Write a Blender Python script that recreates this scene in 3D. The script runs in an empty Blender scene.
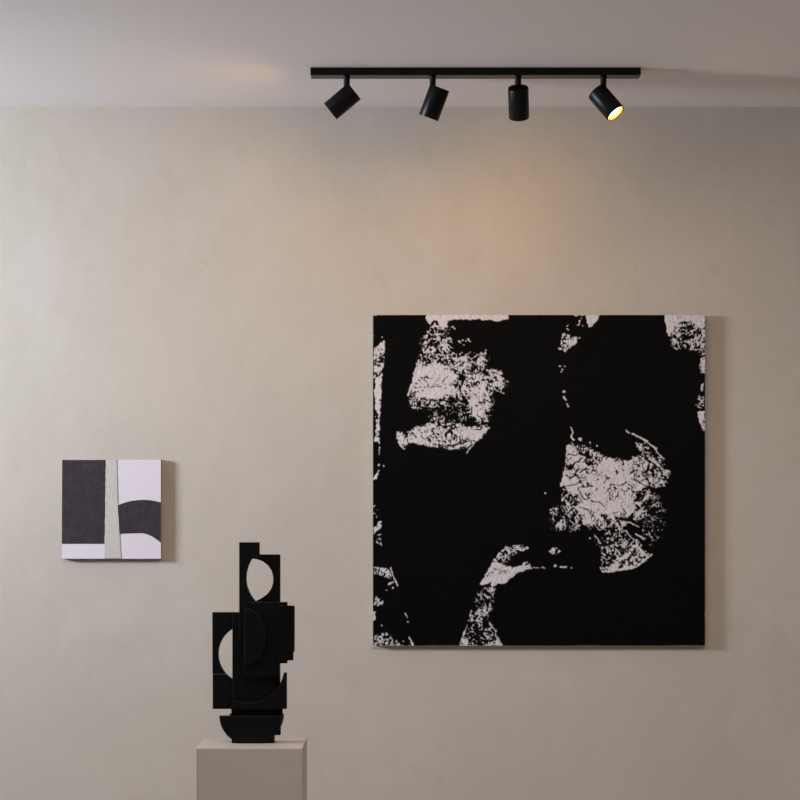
import bpy, bmesh, math
import numpy as np
from mathutils import Vector, Matrix, Quaternion

S = bpy.context.scene
COL = S.collection

# light colours x power
LI = {'sky': (52.5, 61, 70.5), 'panel': (49, 45.5, 43.5), 'spot': (4.4, 2.3, 0.3)}  # panel: added ambient fill, not an actual room lamp
# ------------------------------------------------------------------ measures
F = 1900.0            # focal length in pixels of the 800 px frame
VX, VY = 395.0, 540.0  # where the optical axis meets the frame
H = 1.15              # eye height
D = 6.33              # distance from eye to the plaster wall
CEIL = H + (VY - 107.0) / F * D

def P(px, py, y):
    """world point at distance y seen at a photo position"""
    return Vector(((px - VX) / F * y, y, H + (VY - py) / F * y))

# ------------------------------------------------------------------ helpers
def link(name, me, mats, parent=None):
    o = bpy.data.objects.new(name, me)
    COL.objects.link(o)
    for m in (mats if isinstance(mats, (list, tuple)) else [mats]):
        me.materials.append(m)
    if parent is not None:
        o.parent = parent
        o.matrix_parent_inverse = Matrix.Identity(4)
    return o

def from_bm(name, bm, mats, parent=None, smooth=False):
    bmesh.ops.recalc_face_normals(bm, faces=bm.faces)
    me = bpy.data.meshes.new(name)
    bm.to_mesh(me)
    bm.free()
    if smooth:
        for p in me.polygons:
            p.use_smooth = True
    return link(name, me, mats, parent)

def empty(name, loc, label, cat, group=None):
    o = bpy.data.objects.new(name, None)
    COL.objects.link(o)
    o.location = loc
    o.empty_display_size = 0.1
    o['label'] = label
    o['category'] = cat
    if group:
        o['group'] = group
    return o

def bm_box(bm, a, b):
    x0, y0, z0 = a
    x1, y1, z1 = b
    v = [bm.verts.new(p) for p in ((x0, y0, z0), (x1, y0, z0), (x1, y1, z0), (x0, y1, z0),
                                   (x0, y0, z1), (x1, y0, z1), (x1, y1, z1), (x0, y1, z1))]
    for f in ((0, 3, 2, 1), (4, 5, 6, 7), (0, 1, 5, 4), (1, 2, 6, 5), (2, 3, 7, 6), (3, 0, 4, 7)):
        bm.faces.new([v[i] for i in f])

def bevel(o, w, seg=2, angle=35):
    m = o.modifiers.new('edge', 'BEVEL')
    m.width = w
    m.segments = seg
    m.limit_method = 'ANGLE'
    m.angle_limit = math.radians(angle)
    return m

def arc(cx, cy, rx, ry, a0, a1, n=24):
    """photo-plane arc; angles in degrees, 0 = right, 90 = up"""
    r = []
    for i in range(n + 1):
        a = math.radians(a0 + (a1 - a0) * i / n)
        r.append((cx + rx * math.cos(a), cy - ry * math.sin(a)))
    return r

# ------------------------------------------------------------------ materials
def mat(name, col, rough=0.6, spec=0.5, bump=None, var=None, metallic=0.0, emit=None):
    m = bpy.data.materials.new(name)
    m.use_nodes = True
    nt = m.node_tree
    b = nt.nodes['Principled BSDF']
    b.inputs['Base Color'].default_value = (*col, 1)
    b.inputs['Roughness'].default_value = rough
    b.inputs['Specular IOR Level'].default_value = spec
    b.inputs['Metallic'].default_value = metallic
    tc = nt.nodes.new('ShaderNodeTexCoord')
    if var:
        # var = list of (scale vector, noise detail, colour, strength)
        prev = None
        for (sc, det, c2, lo, hi) in var:
            mp = nt.nodes.new('ShaderNodeMapping')
            mp.inputs['Scale'].default_value = sc
            nt.links.new(tc.outputs['Object'], mp.inputs['Vector'])
            n = nt.nodes.new('ShaderNodeTexNoise')
            n.inputs['Scale'].default_value = 1.0
            n.inputs['Detail'].default_value = det
            n.inputs['Roughness'].default_value = 0.6
            nt.links.new(mp.outputs['Vector'], n.inputs['Vector'])
            mr = nt.nodes.new('ShaderNodeMapRange')
            mr.inputs['From Min'].default_value = lo
            mr.inputs['From Max'].default_value = hi
            nt.links.new(n.outputs['Fac'], mr.inputs['Value'])
            mx = nt.nodes.new('ShaderNodeMix')
            mx.data_type = 'RGBA'
            if prev is None:
                mx.inputs[6].default_value = (*col, 1)
            else:
                nt.links.new(prev, mx.inputs[6])
            mx.inputs[7].default_value = (*c2, 1)
            nt.links.new(mr.outputs['Result'], mx.inputs[0])
            prev = mx.outputs[2]
        nt.links.new(prev, b.inputs['Base Color'])
    if bump:
        prevn = None
        for (sc, det, strength, dist) in bump:
            mp = nt.nodes.new('ShaderNodeMapping')
            mp.inputs['Scale'].default_value = sc
            nt.links.new(tc.outputs['Object'], mp.inputs['Vector'])
            n = nt.nodes.new('ShaderNodeTexNoise')
            n.inputs['Scale'].default_value = 1.0
            n.inputs['Detail'].default_value = det
            nt.links.new(mp.outputs['Vector'], n.inputs['Vector'])
            bp = nt.nodes.new('ShaderNodeBump')
            bp.inputs['Strength'].default_value = strength
            bp.inputs['Distance'].default_value = dist
            nt.links.new(n.outputs['Fac'], bp.inputs['Height'])
            if prevn is not None:
                nt.links.new(prevn, bp.inputs['Normal'])
            prevn = bp.outputs['Normal']
        nt.links.new(prevn, b.inputs['Normal'])
    if emit:
        b.inputs['Emission Color'].default_value = (*emit[0], 1)
        b.inputs['Emission Strength'].default_value = emit[1]
    return m

M_WALL = mat('beige_plaster', (0.53, 0.458, 0.388), 0.85, 0.25,
             var=[((1.3, 1.3, 1.6), 5, (0.495, 0.43, 0.37), 0.40, 0.72),
                  ((3.1, 3.1, 2.6), 6, (0.545, 0.485, 0.435), 0.52, 0.78),
                  ((9, 9, 7), 8, (0.46, 0.41, 0.345), 0.58, 0.85)],
             bump=[((7, 7, 7), 6, 0.12, 0.02), ((45, 45, 45), 5, 0.10, 0.004)])
M_CEIL = mat('ceiling_paint', (0.85, 0.795, 0.79), 0.8, 0.25,
             bump=[((3, 3, 3), 3, 0.05, 0.01)])
M_FLOOR = mat('floor_screed', (0.42, 0.365, 0.31), 0.6, 0.4,
              var=[((1.2, 1.2, 1.2), 6, (0.36, 0.31, 0.27), 0.4, 0.7)])
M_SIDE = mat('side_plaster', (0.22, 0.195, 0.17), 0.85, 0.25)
M_BLACKMETAL = mat('black_powder_coat', (0.003, 0.003, 0.003), 0.38, 0.18,
                   bump=[((900, 900, 900), 2, 0.03, 0.0005)])
M_BAR = mat('satin_black_bar', (0.003, 0.0028, 0.0026), 0.16, 0.16)
M_GOLD = mat('gold_reflector', (0.75, 0.50, 0.20), 0.3, 0.5, metallic=0.9)
M_BULB = mat('warm_bulb', (1, 0.9, 0.7), 0.4, 0.5, emit=((1.0, 0.80, 0.50), 9.0))
M_SCULPT = mat('black_painted_wood', (0.002, 0.0019, 0.0019), 0.42, 0.2,
               var=[((160, 160, 12), 5, (0.0042, 0.004, 0.0038), 0.5, 0.8)],
               bump=[((170, 170, 14), 5, 0.25, 0.002), ((60, 60, 60), 6, 0.15, 0.003)])
M_PLINTH = mat('taupe_plinth_paint', (0.48, 0.41, 0.355), 0.55, 0.4,
               var=[((4, 4, 4), 5, (0.45, 0.385, 0.33), 0.4, 0.75)],
               bump=[((120, 120, 120), 3, 0.04, 0.001)])
M_WINFRAME = mat('window_frame_paint', (0.7, 0.68, 0.65), 0.5)
M_CANVAS = mat('raw_canvas', (0.42, 0.37, 0.31), 0.9, 0.2,
               bump=[((700, 700, 700), 2, 0.2, 0.001)])
M_CANVAS2 = mat('raw_canvas_dark', (0.30, 0.25, 0.19), 0.9, 0.2,
                bump=[((700, 700, 700), 2, 0.2, 0.001)])
M_LAV = mat('lavender_white_paint', (0.70, 0.61, 0.66), 0.7, 0.3,
            bump=[((60, 60, 400), 4, 0.15, 0.001)])
M_PLUM = mat('plum_black_paint', (0.036, 0.025, 0.030), 0.6, 0.2,
             var=[((60, 60, 45), 6, (0.056, 0.040, 0.046), 0.45, 0.8)],
             bump=[((150, 150, 90), 6, 0.5, 0.002)])
M_GRIT = mat('gritty_beige_paint', (0.57, 0.52, 0.475), 0.9, 0.2,
             var=[((260, 260, 260), 3, (0.40, 0.38, 0.34), 0.5, 0.8)],
             bump=[((260, 260, 260), 5, 0.8, 0.003)])

# ------------------------------------------------------------------ setting
XL, XR = -4.35, 3.2
YB = -0.8
WT = 0.12
def struct(name, boxes, m):
    bm = bmesh.new()
    for a, b in boxes:
        bm_box(bm, a, b)
    o = from_bm(name, bm, m)
    o['kind'] = 'structure'
    return o

struct('wall_back', [((XL - WT, D, -0.1), (XR + WT, D + WT, CEIL + 0.1))], M_WALL)
struct('ceiling', [((XL - WT, YB, CEIL), (XR + WT, D, CEIL + 0.1))], M_CEIL)
struct('floor', [((XL - WT, YB, -0.1), (XR + WT, D, 0.0))], M_FLOOR)
struct('wall_rear', [((XL - WT, YB - WT, 0), (XR + WT, YB, CEIL))], M_SIDE)
struct('wall_right', [((XR, YB, 0), (XR + WT, D, CEIL))], M_SIDE)
# left wall with a high window that lets the daylight in
WY0, WY1, WZ0, WZ1 = D - 1.80, D - 1.00, 1.60, 2.42
struct('wall_left', [((XL - WT, YB, 0), (XL, WY0, CEIL)),
                     ((XL - WT, WY1, 0), (XL, D, CEIL)),
                     ((XL - WT, WY0, 0), (XL, WY1, WZ0)),
                     ((XL - WT, WY0, WZ1), (XL, WY1, CEIL))], M_SIDE)
t = 0.035
struct('window_1', [((XL - 0.09, WY0, WZ0), (XL - 0.03, WY0 + t, WZ1)),
                    ((XL - 0.09, WY1 - t, WZ0), (XL - 0.03, WY1, WZ1)),
                    ((XL - 0.09, WY0 + t, WZ0), (XL - 0.03, WY1 - t, WZ0 + t)),
                    ((XL - 0.09, WY0 + t, WZ1 - t), (XL - 0.03, WY1 - t, WZ1))], M_WINFRAME)

# ------------------------------------------------------------------ spotlight bar
yF = (CEIL - H) * F / (VY - 67.3)
bar_h = 7.7 / F * yF
bar_d = 0.050
xa, xb = (310.4 - VX) / F * yF, (641.0 - VX) / F * yF
yM = yF + bar_d / 2
fix = empty('ceiling_spotlight_bar', (0.5 * (xa + xb), yM, CEIL),
            'long black bar with four swivelling black spotlights mounted on the ceiling', 'light fixture')
inv = -Vector(fix.location)
bm = bmesh.new()
bm_box(bm, Vector((xa, yF, CEIL - bar_h)) + inv, Vector((xb, yF + bar_d, CEIL)) + inv)
bar = from_bm('bar', bm, M_BAR, fix)
bevel(bar, 0.0015)

def lathe(bm, prof, n=48, mi=0):
    """revolve (radius, height) pairs about local z"""
    rings = []
    for r, z in prof:
        if r < 1e-6:
            rings.append([bm.verts.new((0, 0, z))])
        else:
            rings.append([bm.verts.new((r * math.cos(2 * math.pi * i / n), r * math.sin(2 * math.pi * i / n), z))
                          for i in range(n)])
    for a, b in zip(rings[:-1], rings[1:]):
        for i in range(n):
            j = (i + 1) % n
            if len(a) == 1 and len(b) == 1:
                continue
            if len(a) == 1:
                f = bm.faces.new((a[0], b[j], b[i]))
            elif len(b) == 1:
                f = bm.faces.new((a[i], a[j], b[0]))
            else:
                f = bm.faces.new((a[i], a[j], b[j], b[i]))
            f.material_index = mi

R0, LEN = 0.0315, 0.096
vr = Vector((1, 0, 0)); vu = Vector((0, 0, 1)); vd = Vector((0, 1, 0))

def frame(px, py):
    v = Vector(((px - VX) / F, 1, (VY - py) / F)).normalized()
    r = v.cross(Vector((0, 0, 1))).normalized()
    u = r.cross(v)
    return v, r, u

# (mid photo position of housing, in-frame direction of the beam, component away from the eye, stem x, tail y)
heads = [((342.4, 101.3), (-24.3, 20.0), 0.0, 346.8, 92.0, 1.0),
         ((434.2, 102.6), (-10.6, 27.8), 0.0, 432.7, 92.0, 1.0),
         ((518.6, 102.6), (0.8, 29.0), 0.37, 518.1, 91.0, 1.0),
         ((606.2, 102.6), (18.6, 21.6), -0.36, 603.4, 92.0, 1.0)]
for (mx, my), (dx, dy), away, sx, sy, watt in heads:
    c = P(mx, my, yM)
    v, r, u = frame(mx, my)
    q = math.hypot(dx, dy)
    k = math.sqrt(1 - away * away)
    d = (r * (dx / q) * k + u * (-dy / q) * k + v * away).normalized()
    q4 = Vector((0, 0, 1)).rotation_difference(d)
    mw = Matrix.Translation(c + inv) @ q4.to_matrix().to_4x4()
    hl = LEN / 2
    bm = bmesh.new()
    lathe(bm, [(0, -hl), (R0 - 0.003, -hl), (R0 - 0.0008, -hl + 0.0008), (R0, -hl + 0.003), (R0, hl - 0.001),
               (R0 - 0.0006, hl), (R0 - 0.0022, hl), (R0 - 0.003, hl - 0.001)])
    head = from_bm('spotlight_head', bm, M_BLACKMETAL, fix, smooth=True)
    head.matrix_local = mw
    if away < 0:
        head['label'] = 'spotlight head turned towards the viewer, its glowing bulb in view'
    e = head.modifiers.new('split', 'EDGE_SPLIT'); e.split_angle = math.radians(50)
    bm = bmesh.new()
    lathe(bm, [(R0 - 0.003, hl - 0.001), (R0 - 0.0045, hl - 0.010), (R0 - 0.0055, hl - 0.013)])
    ref = from_bm('reflector', bm, M_GOLD, head, smooth=True)
    ref['label'] = 'gold reflector ring'
    bm = bmesh.new()
    lathe(bm, [(R0 - 0.0055, hl - 0.013), (R0 - 0.012, hl - 0.0095), (R0 - 0.022, hl - 0.0075), (0, hl - 0.007)])
    bulb = from_bm('bulb', bm, M_BULB, head, smooth=True)
    bulb['label'] = 'glowing warm bulb'
    # stem from the bar down to the swivel inside the housing tail
    zt = CEIL - bar_h
    top = Vector(((sx - VX) / F * yM, yM, zt))
    tail = P(sx, sy, yM)
    bm = bmesh.new()
    h = top.z - tail.z
    lathe(bm, [(0, -h), (0.0095, -h), (0.0095, -0.004), (0.0105, -0.004), (0.0105, 0), (0, 0)], 24)
    st = from_bm('stem', bm, M_BLACKMETAL, head, smooth=True)
    st.modifiers.new('split', 'EDGE_SPLIT').split_angle = math.radians(50)
    st.matrix_local = mw.inverted() @ Matrix.Translation(top + inv)
    L = bpy.data.lights.new('spot_beam', 'SPOT')
    L.energy = watt * max(LI['spot'])
    L.color = [q_ / max(max(LI['spot']), 1e-9) for q_ in LI['spot']]
    L.spot_size = math.radians(174)
    L.spot_blend = 1.0
    L.shadow_soft_size = 0.02
    lo = bpy.data.objects.new('spot_beam', L)
    COL.objects.link(lo)
    lo.parent = head
    lo.matrix_local = Matrix.Translation((0, 0, hl - 0.003)) @ Matrix.Rotation(math.pi, 4, 'X')

# ------------------------------------------------------------------ plinth
yp0 = 5.30
xp0, xp1 = (195.3 - VX) / F * yp0, (302.6 - VX) / F * yp0
PTOP = H - (748.0 - VY) / F * yp0
yp1 = yp0 / 0.952
pl = empty('display_plinth', (0.5 * (xp0 + xp1), 0.5 * (yp0 + yp1), 0),
           'square taupe display plinth carrying the black sculpture', 'plinth')
iv = -Vector(pl.location)
bm = bmesh.new()
bm_box(bm, Vector((xp0, yp0, 0)) + iv, Vector((xp1, yp1, PTOP - 0.0)) + iv)
body = from_bm('plinth_body', bm, M_PLINTH, pl)
bevel(body, 0.003, 3)

# ------------------------------------------------------------------ sculpture
yS = 5.43
sc = empty('abstract_sculpture', P(250, 740, yS).xy.to_3d() + Vector((0, 0, PTOP)),
           'black abstract sculpture of stacked cut wooden slabs standing on the taupe plinth', 'sculpture')
ivs = -Vector(sc.location)

def slab(name, pts, y0, thick, ground=False, lab=None, bw=0.0012):
    """pts: outline in the photo plane, front face at depth y0"""
    bm = bmesh.new()
    vs = []
    for (px, py) in pts:
        p = P(px, py, y0)
        if p.z < PTOP or (ground and py > 742.5):
            p.z = PTOP
        vs.append(bm.verts.new(p + ivs))
    f = bm.faces.new(vs)
    ex = bmesh.ops.extrude_face_region(bm, geom=[f])
    for g in ex['geom']:
        if isinstance(g, bmesh.types.BMVert):
            g.co.y += thick
    o = from_bm(name, bm, M_SCULPT, sc)
    bevel(o, bw, 2, 40)
    if lab:
        o['label'] = lab
    return o

# tall rear panel with the left half of the eye-shaped opening
left_arc = [(251.8, 558.9), (248.6, 565.0), (246.6, 572.0), (246.0, 579.0), (246.9, 586.0), (249.6, 593.0), (252.4, 597.6), (255.5, 601.3)]
right_arc = [(255.5, 601.2), (262, 597.8), (267.5, 593.8), (271.3, 588.5), (273.1, 582.5), (273.2, 577), (271.5, 570.5), (267.8, 565.2), (262.5, 561.2), (257, 559.3), (251.8, 558.6)]
slab('slab', [(239.1, 542.2), (259.3, 542.2), (259.3, 557.0), (251.8, 558.9)] + left_arc[1:] + [(255.5, 640), (239.1, 640)],
     yS + 0.000, 0.024, lab='tall narrow rear slab')
slab('slab', [(251.8, 554.4), (280.1, 554.4), (280.1, 690), (244.2, 690), (244.2, 601.2)] + right_arc,
     yS + 0.0245, 0.020, lab='wide slab with curved cut-out')
# right-hand stepped slabs
slab('slab', [(276, 602), (287.4, 602), (287.4, 663.4), (276, 663.4)], yS + 0.012, 0.0118)
slab('slab', [(279.0, 605.6), (293.8, 605.6), (293.8, 651.8), (293.2, 651.8), (293.2, 660.4), (279.0, 660.4)], yS - 0.004, 0.0155)
slab('slab', [(288.5, 606.2), (294.6, 606.2), (294.6, 652), (288.5, 652)], yS + 0.012, 0.012)
# left plate with round bite (upper and lower half)
ha = [a for a in arc(247.5, 654, 29.2, 29.2, 90, 180 + 43.2, 26)]     # top -> left -> lower left
slab('slab', [(247.5, 612.2), (212.2, 612.2), (212.4, 674.0)] + [(p[0], p[1]) for p in reversed(arc(247.5, 654, 29.2, 29.2, 90, 180 + 43.2, 26))],
     yS + 0.0245, 0.018, lab='left slab with circular cut-out')
slab('slab', [(212.6, 674.4), (222.6, 674.4)] + arc(247.5, 654, 29.2, 29.2, 224.5, 268, 12) + [(247, 709), (212.6, 709)],
     yS + 0.0245, 0.018)
# front lower plate with bowl-shaped bite
bowl = arc(248, 666.5, 36.3, 36.3, -10.0, -115.6, 30)
slab('slab', [(286.7, 672.8), bowl[0]] + bowl[1:] + [(232.3, 709), (286.7, 709)], yS - 0.010, 0.022,
     lab='lower slab with bowl-shaped bite')
# central front plate
slab('slab', [(232.3, 612.2), (275.5, 612.2), (275.5, 707), (232.3, 707)], yS + 0.0125, 0.0115)
slab('slab', [(244.1, 602.0), (279.7, 602.0), (279.7, 676.5), (244.1, 676.5)], yS - 0.0105, 0.0165, lab='front slab carrying the half disc')
slab('half_disc', arc(244.3, 637.0, 21.6, 28.5, 90, -90, 40), yS - 0.0325, 0.022, lab='raised half disc', bw=0.0015)
# neck, bowl and foot
slab('slab', [(231.2, 706), (282.3, 706), (282.3, 717), (231.2, 717)], yS + 0.008, 0.030)
hb = arc(250.7, 716, 31.4, 29.5, 180, 360, 44)
slab('half_disc', hb, yS - 0.014, 0.020, ground=True, lab='bottom half disc with flat top')
slab('half_disc', arc(256.5, 714, 27.2, 29.5, 180, 360, 40), yS + 0.030, 0.020, lab='rear half disc')
slab('slab', [(231.6, 716), (274.0, 716), (274.0, 744), (231.6, 744)], yS - 0.006, 0.046, ground=True, lab='foot block')
slab('slab', [(262, 716), (280.4, 716), (280.4, 735.2), (262, 735.2)], yS - 0.0015, 0.031)

# ------------------------------------------------------------------ small painting
sp_d = 0.020
ys = D - sp_d
so = P(111.5, 509, D)
sp = empty('small_painting', (so.x, D, so.z),
           'small square abstract painting in lavender white and plum on the wall, left of the sculpture', 'painting')
iv2 = -Vector(sp.location)
def pl2(px, py, y=None):
    return P(px, py, ys if y is None else y) + iv2
bm = bmesh.new()
a = P(61.9, 558.9, ys); b = P(161.0, 459.4, ys)
bm_box(bm, Vector((a.x, ys, a.z)) + iv2, Vector((b.x, D, b.z)) + iv2)
cv = from_bm('canvas_body', bm, M_CANVAS2, sp)  # solid box for the canvas body; its sides are the canvas
cv['label'] = 'bare brown canvas edge'
bevel(cv, 0.0012)
bm = bmesh.new()
def patch(pts, th, mi, base=0.0):
    vs = [bm.verts.new(pl2(x, y) + Vector((0, -base - th, 0))) for x, y in pts]
    f = bm.faces.new(vs)
    f.material_index = mi
    n0 = len(bm.faces)
    ex = bmesh.ops.extrude_face_region(bm, geom=[f])
    for g in ex['geom']:
        if isinstance(g, bmesh.types.BMVert):
            g.co.y += th - 0.0001
        if isinstance(g, bmesh.types.BMFace):
            g.material_index = mi
    for fc in bm.faces:
        if fc.index == -1:
            fc.material_index = mi
patch([(62.0, 459.6), (160.9, 459.6), (160.9, 558.7), (62.0, 558.7)], 0.0008, 0)
bm.faces.index_update()
patch([(62.2, 459.9), (105.9, 459.9), (104.7, 543.8), (61.9, 543.8)], 0.0008, 1, 0.0008)
bm.faces.index_update()
rng = np.random.default_rng(4)
le = [(105.9 + (104.5 - 105.9) * k + rng.uniform(-.35, .35), 459.7 + 98.6 * k) for k in np.linspace(0, 1, 30)]
re_ = [(116.6 + 4.3 * k ** 1.5 + rng.uniform(-.4, .4), 459.7 + 98.6 * k) for k in np.linspace(0, 1, 30)]
patch(le + re_[::-1], 0.0016, 2, 0.0008)
bm.faces.index_update()
top = [(117.9, 505.4), (122, 503.6), (127, 502.0), (132, 500.9), (138, 500.1), (144.5, 499.8), (150, 500.2), (155, 501.0), (160.8, 502.4)]
bot = [(160.8, 542.6), (157, 539.6), (152.5, 536.6), (147.5, 534.3), (142.5, 533.1), (136, 533.2), (119.8, 533.8)]
patch(top + bot, 0.0008, 1, 0.0008)
from_bm('paint_layer', bm, [M_LAV, M_PLUM, M_GRIT], sp)['label'] = 'painted face of lavender white, plum and gritty beige shapes'

# ------------------------------------------------------------------ large painting
PX0, PX1, PY0, PY1 = 373.0, 705.0, 315.0, 645.6
lp_d = 0.020
yl = D - lp_d
lo_ = P(539, 480, D)
lp = empty('large_painting', (lo_.x, D, lo_.z),
           'large square black abstract canvas with rough white patches hanging under the spotlights', 'painting')
iv3 = -Vector(lp.location)
bm = bmesh.new()
a = P(PX0, PY1, yl); b = P(PX1, PY0, yl)
bm_box(bm, Vector((a.x, yl + 0.0006, a.z)) + iv3, Vector((b.x, D, b.z)) + iv3)
lc = from_bm('canvas_body', bm, M_CANVAS, lp)  # canvas body as one solid box, no separate bars inside
lc['label'] = 'bare canvas edge'
bevel(lc, 0.0015)

SUB = 2.5
W = int((PX1 - PX0) * SUB); Hh = int((PY1 - PY0) * SUB)
gx = PX0 + (np.arange(W) + 0.5) / SUB
gy = PY0 + (np.arange(Hh) + 0.5) / SUB
GX, GY = np.meshgrid(gx, gy)
fy = np.fft.fftfreq(Hh)[:, None]; fx = np.fft.rfftfreq(W)[None, :]
def blur(a, s):
    s = s * SUB
    g = np.exp(-2 * (math.pi ** 2) * s * s * (fx ** 2 + fy ** 2))
    return np.fft.irfft2(np.fft.rfft2(a) * g, s=a.shape)
def noise(seed, s, sx=1.0):
    r = np.random.default_rng(seed).standard_normal((Hh, W))
    ss = s * SUB
    g = np.exp(-2 * (math.pi ** 2) * ss * ss * ((fx * sx) ** 2 + fy ** 2))
    a = np.fft.irfft2(np.fft.rfft2(r) * g, s=r.shape)
    return (a - a.mean()) / a.std()
def rank(a):
    o = a.ravel().argsort()
    r = np.empty(a.size)
    r[o] = np.linspace(0, 1, a.size)
    return r.reshape(a.shape)
WX = GX + 0.28 * noise(91, 1.2)
WY = GY + 0.28 * noise(92, 1.2)
def polymask(pts):
    m = np.zeros(GX.shape, bool)
    xs = [p[0] for p in pts]; yy = [p[1] for p in pts]
    for i in range(len(pts)):
        x0, y0 = pts[i]; x1, y1 = pts[(i + 1) % len(pts)]
        if y0 == y1:
            continue
        c = ((WY >= min(y0, y1)) & (WY < max(y0, y1)))
        xi = x0 + (WY - y0) * (x1 - x0) / (y1 - y0)
        m ^= c & (WX < xi)
    return m.astype(float)
DEN = np.zeros(GX.shape)
def white(d, s, *pts):
    global DEN
    m = blur(polymask(pts), s if s > 0.85 else 0.4 * s)
    DEN = np.maximum(DEN, np.clip(m, 0, 1) * d)
def setd(d, s, *pts):
    global DEN
    m = np.clip(blur(polymask(pts), s), 0, 1)
    DEN = DEN * (1 - m) + d * m
def stroke(w, *pts, d=1.0, bl=False):
    global DEN
    for (x0, y0), (x1, y1) in zip(pts[:-1], pts[1:]):
        dx, dy = x1 - x0, y1 - y0
        l2 = dx * dx + dy * dy + 1e-9
        tt = np.clip(((WX - x0) * dx + (WY - y0) * dy) / l2, 0, 1)
        dist = np.hypot(WX - x0 - tt * dx, WY - y0 - tt * dy)
        m = np.clip((w / 2 - dist) * 1.6 + 0.5, 0, 1)
        DEN = DEN * (1 - m * float(bl)) if bl else np.maximum(DEN, m * d)
def dot(r, *pts):
    for p in pts:
        stroke(2 * r, p, (p[0] + 0.2, p[1]))
#PAINT_BEGIN
# upper left patch
white(.45, 1.4, (431,325),(448,322),(451,335),(452,348),(455,352),(486,352),(488,360),(470,364),(440,368),(419,365),(418,358),(424,347),(420,342),(428,332))
white(.55, 1.5, (452,356),(486,352),(484,360),(486,370),(500,372),(504,380),(507,387),(498,390),(490,392),(494,402),(491,412),(488,425),(484,424),(474,415),(465,412),(450,395),(455,380),(450,370))
white(.97, 1.0, (418,360),(425,367),(432,363),(440,364),(450,366),(452,371),(460,376),(452,384),(460,390),(446,400),(430,399),(407,397),(409,391),(413,382),(416,368))
white(.84, 1.5, (468,387),(480,381),(489,388),(490,397),(493,404),(486,418),(480,424),(473,416),(470,400))
white(.82, 1.0, (480,384),(490,377),(501,374),(504,384),(506,388),(496,388),(488,391))
setd(.24, 1.8, (434,402),(452,398),(468,399),(471,420),(452,424),(436,425),(428,419),(436,410))
setd(.02, 1.5, (470,338),(500,330),(488,348),(478,351),(454,351),(452,330))
white(.50, 1.2, (407,396),(430,398),(440,406),(422,412),(412,407))
white(.80, 0.9, (397,430),(405,435),(415,427),(428,424),(440,422),(458,423),(470,428),(478,426),(489,427.5),(486,432),(472,446),(468,447),(455,449),(445,448.5),(430,446),(424,445),(412,443),(402,444),(405,449),(398,443))
white(1., .5, (474,428),(489,427.5),(484,434),(476,442),(468,436))
white(.95, .5, (397,431),(402,434),(408,438),(407,441),(401,443),(398,443))
stroke(1.0, (489,427.5),(476,441),(467,453))
stroke(1.0, (398,440),(400,445),(404,449))
stroke(1.3, (448,446.5),(458,444.5),(469,441), bl=True)
stroke(1.6, (449,449),(456,448),(462,445),(469,443.5))
stroke(.9, (474,430.5),(482,428.5), bl=True)
stroke(.9, (462,444),(466,441),(475,440), bl=True)
white(1., .5, (426,314),(508.5,314),(508.8,319.5),(502,320),(497,322),(493,320.5),(480,320),(455,319.5),(449,321),(446,327),(443,331),(440,327),(438,321),(433,321),(430,325),(425.5,320))
dot(.8, (461,342),(464,345),(469,339.5),(428,332),(426.5,337),(452.5,327.5),(455,329),(463,340.5),(466,341.5))
stroke(1.0, (459,341),(461,343.5)); stroke(1.0, (468,339),(470.5,341.5))
stroke(1.0, (486,350),(485,353),(480,356),(487,361)); stroke(1., (471,352),(466,356),(462,362))
stroke(1.2, (490,379.5),(494,376),(499,375)); stroke(1.0, (487,370),(502,373))
dot(.7, (500,371),(502,374),(508,381),(504,393),(501,392),(498,391),(493,371))
stroke(1.0, (416,378),(424,377.5),(432,379),(440,379), bl=.3); stroke(1.2, (414,386),(422,387),(432,386), bl=.3)
stroke(.9, (443,381),(449,376), bl=True); stroke(.7, (430,388),(436,386), (442,387), bl=True)
stroke(.9, (452,402),(462,400),(470,396), bl=True)
# left margin
white(.72, .8, (374,349),(377,347),(381,342),(384.5,340),(385,346),(384,365),(382.5,378),(374,378))
setd(.45, .8, (374,368),(383,370),(381,377),(374,377))
white(.97, .5, (376,378),(382,376),(381.5,395),(381,412),(379.5,418),(375.5,410),(374.5,392))
white(.70, .8, (375.5,414),(380,412),(379.5,434),(380,444),(377,442),(374,441),(376,430))
stroke(.9, (379.6,447),(379.6,455)); dot(.7, (382,337),(378.7,465),(383.5,465.5))
white(.9, .6, (373.5,478),(379.3,469),(379.5,474),(375,481))
# lower left margin
white(.3, .8, (374,504),(378,506),(378,518),(374,518))
white(.95, .6, (373.5,527),(377,525),(378,521.5),(381.8,521),(381.8,527),(377,531),(373.5,534))
white(.42, .9, (377,534),(381,534),(381.5,546),(377,546))
white(.68, .8, (374,567),(388,568),(393,576),(392,578),(386,577),(378,574),(374,575))
stroke(1.1, (391,567.5),(393,574),(397.6,585.5)); stroke(1.6, (389,584),(393,581.5)); dot(.7,(393,587.5),(387,590))
white(.45, .9, (375,596),(383,600),(382,606),(374,606)); white(.75, .7, (373,611),(376,612),(375.5,620),(373,620))
white(.62, .9, (373.5,637),(386,632.5),(393,637),(399,641),(402,646),(373.5,646))
stroke(1.3, (409,637),(411,641),(413.3,645.5)); stroke(1.2,(405.6,613.5),(407,617)); dot(.7,(408,622),(404,641),(382,625))
stroke(.8, (374,645),(413,645.2), d=.9)
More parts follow.
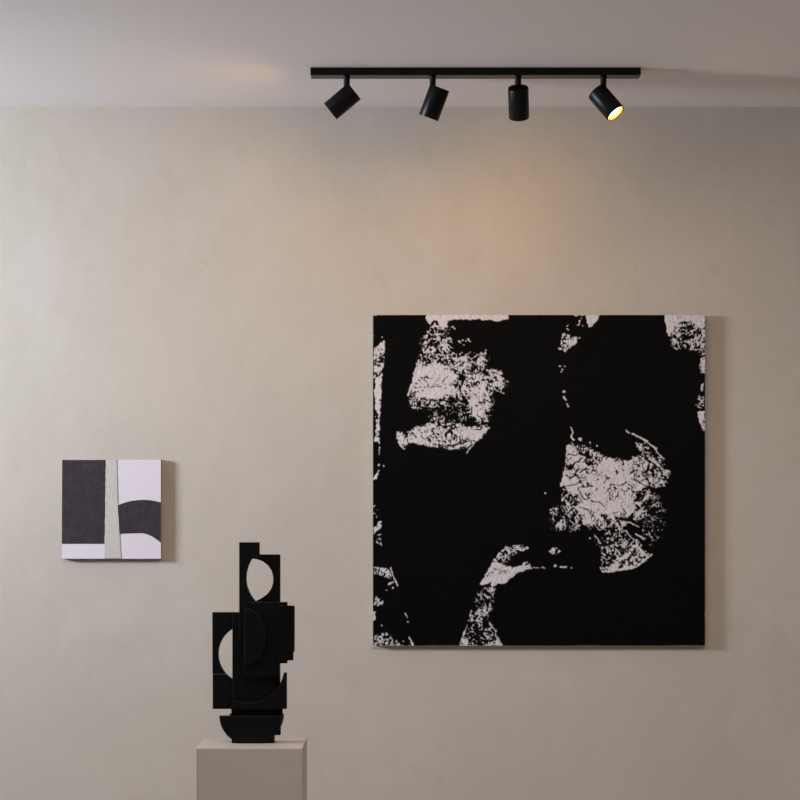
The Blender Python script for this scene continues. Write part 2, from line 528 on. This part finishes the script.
# top middle
white(1., .5, (584,314),(600,314),(597.5,320),(592.5,326),(589.8,328),(586.6,323),(586.4,318))
stroke(1.4, (574,315.2),(600,315.2)); stroke(1.1,(579.5,320.5),(579,325.5)); dot(.6,(581,318),(578,325),(582.5,325.5))
stroke(.8,(568.5,324.5),(567,327)); dot(.6,(567,329),(568,330))
white(.68, .8, (562.5,333),(566,334),(571,336.5),(577,337),(577.5,342),(571,348),(565,352),(558.5,350),(561,342))
dot(.8,(580,338.2),(560,366.2)); dot(.7,(565,366.5),(562.5,370),(561.5,372.5),(564.6,399)); dot(1.1,(563.8,391.8)); stroke(1.6,(564,397),(565.5,399.5)); dot(.8,(568,406),(567,404))
# top right
white(.97, .6, (664,314),(706,314),(706,342),(702,334),(697,326),(692,322),(684,321.5),(677,324),(671,331),(670,338),(667,333),(665,322))
white(.50, 1.0, (668,330),(672,325),(690,322),(706,326),(706,352),(704,357),(697,351),(690,350),(684,345),(676,351),(672,345))
setd(.22, 1.2, (678,330),(689,326),(691,345),(680,350),(677,340))
white(.9, .6, (700,359),(705,356),(705,374),(700.5,373.5),(699.5,366)); white(.85,.5,(700.5,385),(703.8,383),(703,391),(700.5,392))
white(.45,.8,(697,395),(704.5,397),(704,406),(698,405)); stroke(1.,(695.5,404.5),(700.5,408)); stroke(1.3,(698.5,398),(702,401),(704,399))
white(.85,.6,(697,412),(704.5,411),(705,432),(702,430),(699.5,422))
# centre right patch
white(.40, 1.2, (573,443),(581,447),(590,446),(598,453),(606,456),(598,467),(584,463))
white(.90, 1.0, (568,445),(572,444),(578,452),(583,460),(588,465),(599,463),(602,456),(612,457),(618,460),(628,461),(634,457),(644,457),(650,463),(646,475),(649,484),(640,490),(633,500),(634,509),(630,516),(622,528),(619,531),(610,517),(603,512),(594,524),(589,529),(583,522),(578,510),(574,500),(571,491),(563,486.5),(559.5,486.5),(564,474),(566,460))
white(.60, 1.0, (636,446),(645,441),(655,447),(661,456),(664,463),(669,472),(667,484),(658,488),(650,487),(647,474),(645,458))
white(.55, 1.0, (640,490),(651,490),(650,497),(643,502),(645,512),(640,520),(630,519),(632,505))
white(.16, 2.0, (648,490),(658,496),(664,510),(666,530),(652,548),(640,540),(638,515))
white(.42, 1.0, (561,487),(572,492),(577,508),(581,520),(579,529),(566,532),(558,520),(566,508),(562,498))
white(.30, 1.2, (551,508),(562,505),(571,518),(570,531),(552,530))
white(.38, 1.2, (586,527),(600,513),(612,516),(625,530),(640,543),(634,550),(620,548),(606,550),(598,540))
setd(.15, 1.0, (590,532),(602,528),(612,544),(602,552))
white(.45, .9, (600,555),(612,546),(622,545),(616,560),(602,566))
white(.62, .8, (599.5,566),(602,571.5),(610,572),(620,569.5),(632,568),(645,560),(652,554),(645,552),(637,543),(628,546),(618,552),(614,562),(606,566))
stroke(1.5, (600,567),(603,571.5),(610,571.5),(620,569.5),(632,568),(640,563.5),(647,558),(651,554.2))
stroke(1.4, (571,428),(572.5,432),(571.5,436),(574,440)); dot(1.7,(580,439.5)); dot(.8,(590,442.5),(597,446))
stroke(1.4, (626.5,430),(629,433)); stroke(2.2,(632,433.5),(640,437.5),(647,441.5)); stroke(1.8,(648,443),(654,447)); stroke(1.3,(654,448),(659,454),(663.5,458.5))
stroke(1.2,(647,456),(656,463),(662,469),(670,472)); stroke(1.6,(646,459),(655,464.5),(661,471),(661,476), bl=True)
stroke(1.4,(637,446),(643,448)); stroke(1.2,(636,443),(640,447))
stroke(1.1,(563,486.5),(574,485),(581,482),(584,485.5),(578,488), bl=True); stroke(1.2,(583,487),(592,485.5), bl=True)
stroke(1.0,(567,454),(575,456),(583,453), bl=True); stroke(1.6,(573,466),(577,462),(582,458), bl=True)
stroke(1.6,(567,475),(570,479),(576,473),(579,468), bl=True); stroke(1.,(580,473),(586,468), bl=True)
stroke(1.,(641,463),(644,470),(650,476),(640,482),(635,479), bl=True); stroke(1.1,(632,479),(640,483),(648,487), bl=True)
stroke(1.,(612,484),(620,486),(626,483), bl=True); stroke(.9,(590,501),(600,502),(603,505), bl=True); stroke(.9,(580,507),(592,511),(595,513), bl=True)
stroke(1.,(614,515),(618,522),(626,513),(624,509), bl=True); stroke(1.,(618,520),(623,531), bl=True); stroke(1.,(578,488),(585,500), bl=True)
for c in ((636,496),):
    stroke(1.2,(631,497),(633,493),(638,491),(643,492),(645,496),(641,500),(635,501), bl=True)
stroke(2.0,(637,495),(642,494.5), bl=True); stroke(1.3,(649,489.5),(647,495),(643,500)); stroke(1.2,(621,523),(630,522),(639,526.5)); stroke(1.1,(636,534),(644,539)); stroke(1.3,(626,531),(634,540),(629,546)); stroke(1.1,(595,536),(600,541)); dot(.9,(600,543),(607.5,542.5))
stroke(1.0,(573,530),(577,526),(571,521)); stroke(1.2,(562,500),(566,496),(571,492))
for k,(ax,ay) in enumerate(((643,530),(654,516.5),(649,534),(646.5,534.5),(651,536.5),(658,529.5),(641,545),(637.5,515),(645,551),(646,502),(653,505),(551,510),(554,514),(565.5,514),(557,509),(545,493.5),(612,540),(590,538))):
    dot(.75,(ax,ay))
white(.5,.7,(549,551),(553,547),(559,548.5),(562,553),(555,554),(551,553)); dot(.9,(554.5,566.5),(555.5,565.5),(562,567)); stroke(1.4,(560.5,567),(566,566.5)); dot(.7,(571.5,567.3)); stroke(.8,(545,567.3),(531,567.8),d=.7)
# arch and trunk
white(.30, 1.0, (495,560),(500,552),(506,546),(512,545),(519,545),(527,547),(522,551),(512,556),(506,564))
white(.97, .6, (480,584),(487,571),(494.5,558.5),(499,562),(504,565),(515,567),(522,565),(531,564.3),(531,568),(524,570.5),(517,573),(511,578),(504,583.5),(498,583),(493,586.5),(491,585),(492,581),(484,584.5))
setd(.55, .8, (499,570),(508,568),(512,571),(506,575),(498,574))
stroke(1.1,(519.7,544.3),(510,553),(503,561)); stroke(1.2,(497,557),(500,553),(502,554)); stroke(1.2,(504,550),(506,546.5),(510,549)); dot(1.1,(520,549),(527,547.5),(524,549)); stroke(1.6,(518,549),(523,550)); stroke(1.1,(523,564),(527,562))
white(.27, 1.0, (481,585),(495,588),(494,598),(490,616),(491,622),(497,628),(501,646),(460,646),(466,628),(470,613),(475,598))
white(.85,.6,(488,590),(492,586),(495,590),(493,592)); white(.85,.7,(459,646),(461.5,639),(467,641),(468,646)); white(.85,.7,(490,642.5),(497,639),(502,646),(489,646))
stroke(1.3,(490,623),(494,629),(498,638),(501.5,645)); stroke(1.2,(467,625),(463.5,635),(460,643)); stroke(.9,(465,645.3),(495,645.3),d=.9)
stroke(1.2,(475,614),(480,612),(485,614.5),(488,613)); stroke(1.4,(484,608),(487,612)); stroke(1.3,(485,595),(488,598)); stroke(1.,(471,610),(470,617))
stroke(1.8, (419,361), (416.5,369), (413.3,382), (408,396))
stroke(1.2, (567.5,446), (566.3,460), (564.6,474), (560.5,486))
#PAINT_END
n1 = noise(7, 0.42); n2 = noise(8, 0.8); n3 = noise(9, 2.6)
# scraped paint: thin broken white ridges where the white is sparse, thin dark creases where it is dense
ridA = np.abs(noise(12, 1.15)); ridA2 = np.abs(noise(14, 0.9, 0.55))
ridB = np.abs(noise(13, 1.0)); ridB2 = np.abs(noise(15, 1.5, 0.7))
UA = rank(0.9 * ridA + 0.50 * ridA2 + 0.22 * n1 + 0.20 * n3)
UB = rank(-0.8 * np.minimum(ridB, 1.1) - 0.6 * np.minimum(ridB2, 1.1) + 0.22 * n1 + 0.25 * n3)
k = np.clip((DEN - 0.42) / 0.25, 0, 1)
U = rank((1 - k) * UA + k * UB) if False else (1 - k) * UA + k * UB
paint = np.clip((DEN - U) * 6 + 0.5 * (DEN > 0.985) + 0.1, 0, 1)
paint[DEN < 0.03] = 0
paint = np.clip(blur(paint, 0.22), 0, 1)
relief = 0.0007 * paint + 0.00022 * n2 * np.clip(paint + 0.25, 0, 1) + 0.00012 * n3
# the dense fine grid follows the painted surface
verts = np.empty((Hh, W, 3))
sx_ = yl / F
verts[..., 0] = (PX0 + (np.arange(W)[None, :] / (W - 1)) * (PX1 - PX0) - VX) * sx_ - lp.location.x
verts[..., 2] = H + (VY - (PY0 + (np.arange(Hh)[:, None] / (Hh - 1)) * (PY1 - PY0))) * sx_ - lp.location.z
verts[..., 1] = yl - 0.0004 - np.clip(relief, -0.0003, 0.0015) - lp.location.y
idx = np.arange(Hh * W).reshape(Hh, W)
quads = np.stack([idx[:-1, :-1], idx[1:, :-1], idx[1:, 1:], idx[:-1, 1:]], -1).reshape(-1, 4)
me = bpy.data.meshes.new('paint_layer')
me.vertices.add(Hh * W); me.vertices.foreach_set('co', verts.astype(np.float32).ravel())
me.loops.add(quads.size); me.loops.foreach_set('vertex_index', quads.astype(np.int32).ravel())
me.polygons.add(len(quads)); me.polygons.foreach_set('loop_start', (np.arange(len(quads)) * 4).astype(np.int32))
me.polygons.foreach_set('use_smooth', np.ones(len(quads), bool))
me.update(calc_edges=True)
at = me.attributes.new('white_paint', 'FLOAT', 'POINT')
at.data.foreach_set('value', paint.astype(np.float32).ravel())
mp = mat('black_and_white_paint', (0.002, 0.0018, 0.0017), 0.5, 0.06)
nt = mp.node_tree; bs = nt.nodes['Principled BSDF']
an = nt.nodes.new('ShaderNodeAttribute'); an.attribute_name = 'white_paint'
mx = nt.nodes.new('ShaderNodeMix'); mx.data_type = 'RGBA'
mx.inputs[6].default_value = (0.0018, 0.0016, 0.0015, 1)
mx.inputs[7].default_value = (0.68, 0.61, 0.62, 1)
nt.links.new(an.outputs['Fac'], mx.inputs[0]); nt.links.new(mx.outputs[2], bs.inputs['Base Color'])
link('paint_layer', me, mp, lp)['label'] = 'black painted face with white patches'

# ------------------------------------------------------------------ light
def area(name, loc, direction, sx, sz, col, spread=180):
    L = bpy.data.lights.new(name, 'AREA')
    L.shape = 'RECTANGLE'; L.size = sx; L.size_y = sz
    m = max(max(col), 1e-9)
    L.energy = m; L.color = [c / m for c in col]
    L.spread = math.radians(spread)
    o = bpy.data.objects.new(name, L); COL.objects.link(o)
    o.location = loc
    o.rotation_euler = Vector(direction).to_track_quat('-Z', 'Y').to_euler()
    return o
# daylight falling in through the window, towards the plaster wall
area('window_skylight', (XL + 0.01, D - 1.40, 2.03), (1, 0.38, -0.06), 0.70, 0.60, LI['sky'], 90)

# added out-of-view ambient fill just under the ceiling, facing down; no real fixture
area('added_fill_light', (0.6, 3.85, CEIL - 0.02), (0, 0, -1), 3.4, 1.2, LI['panel'])
w = bpy.data.worlds.new('world'); S.world = w; w.use_nodes = True
w.node_tree.nodes['Background'].inputs['Color'].default_value = (1.0, 0.95, 0.9, 1)
w.node_tree.nodes['Background'].inputs['Strength'].default_value = 0.05

# ------------------------------------------------------------------ camera
cam = bpy.data.cameras.new('camera')
co = bpy.data.objects.new('camera', cam); COL.objects.link(co)
co.location = (0, 0, H); co.rotation_euler = (math.radians(90), 0, 0)
cam.sensor_width = 36; cam.lens = F / 800 * 36
cam.shift_x = (400 - VX) / 800
cam.shift_y = (VY - 400) / 800
cam.clip_end = 60
S.camera = co
S.view_settings.view_transform = 'Standard'
S.view_settings.look = 'None'
S.view_settings.gamma = 1
S.view_settings.exposure = 0.0
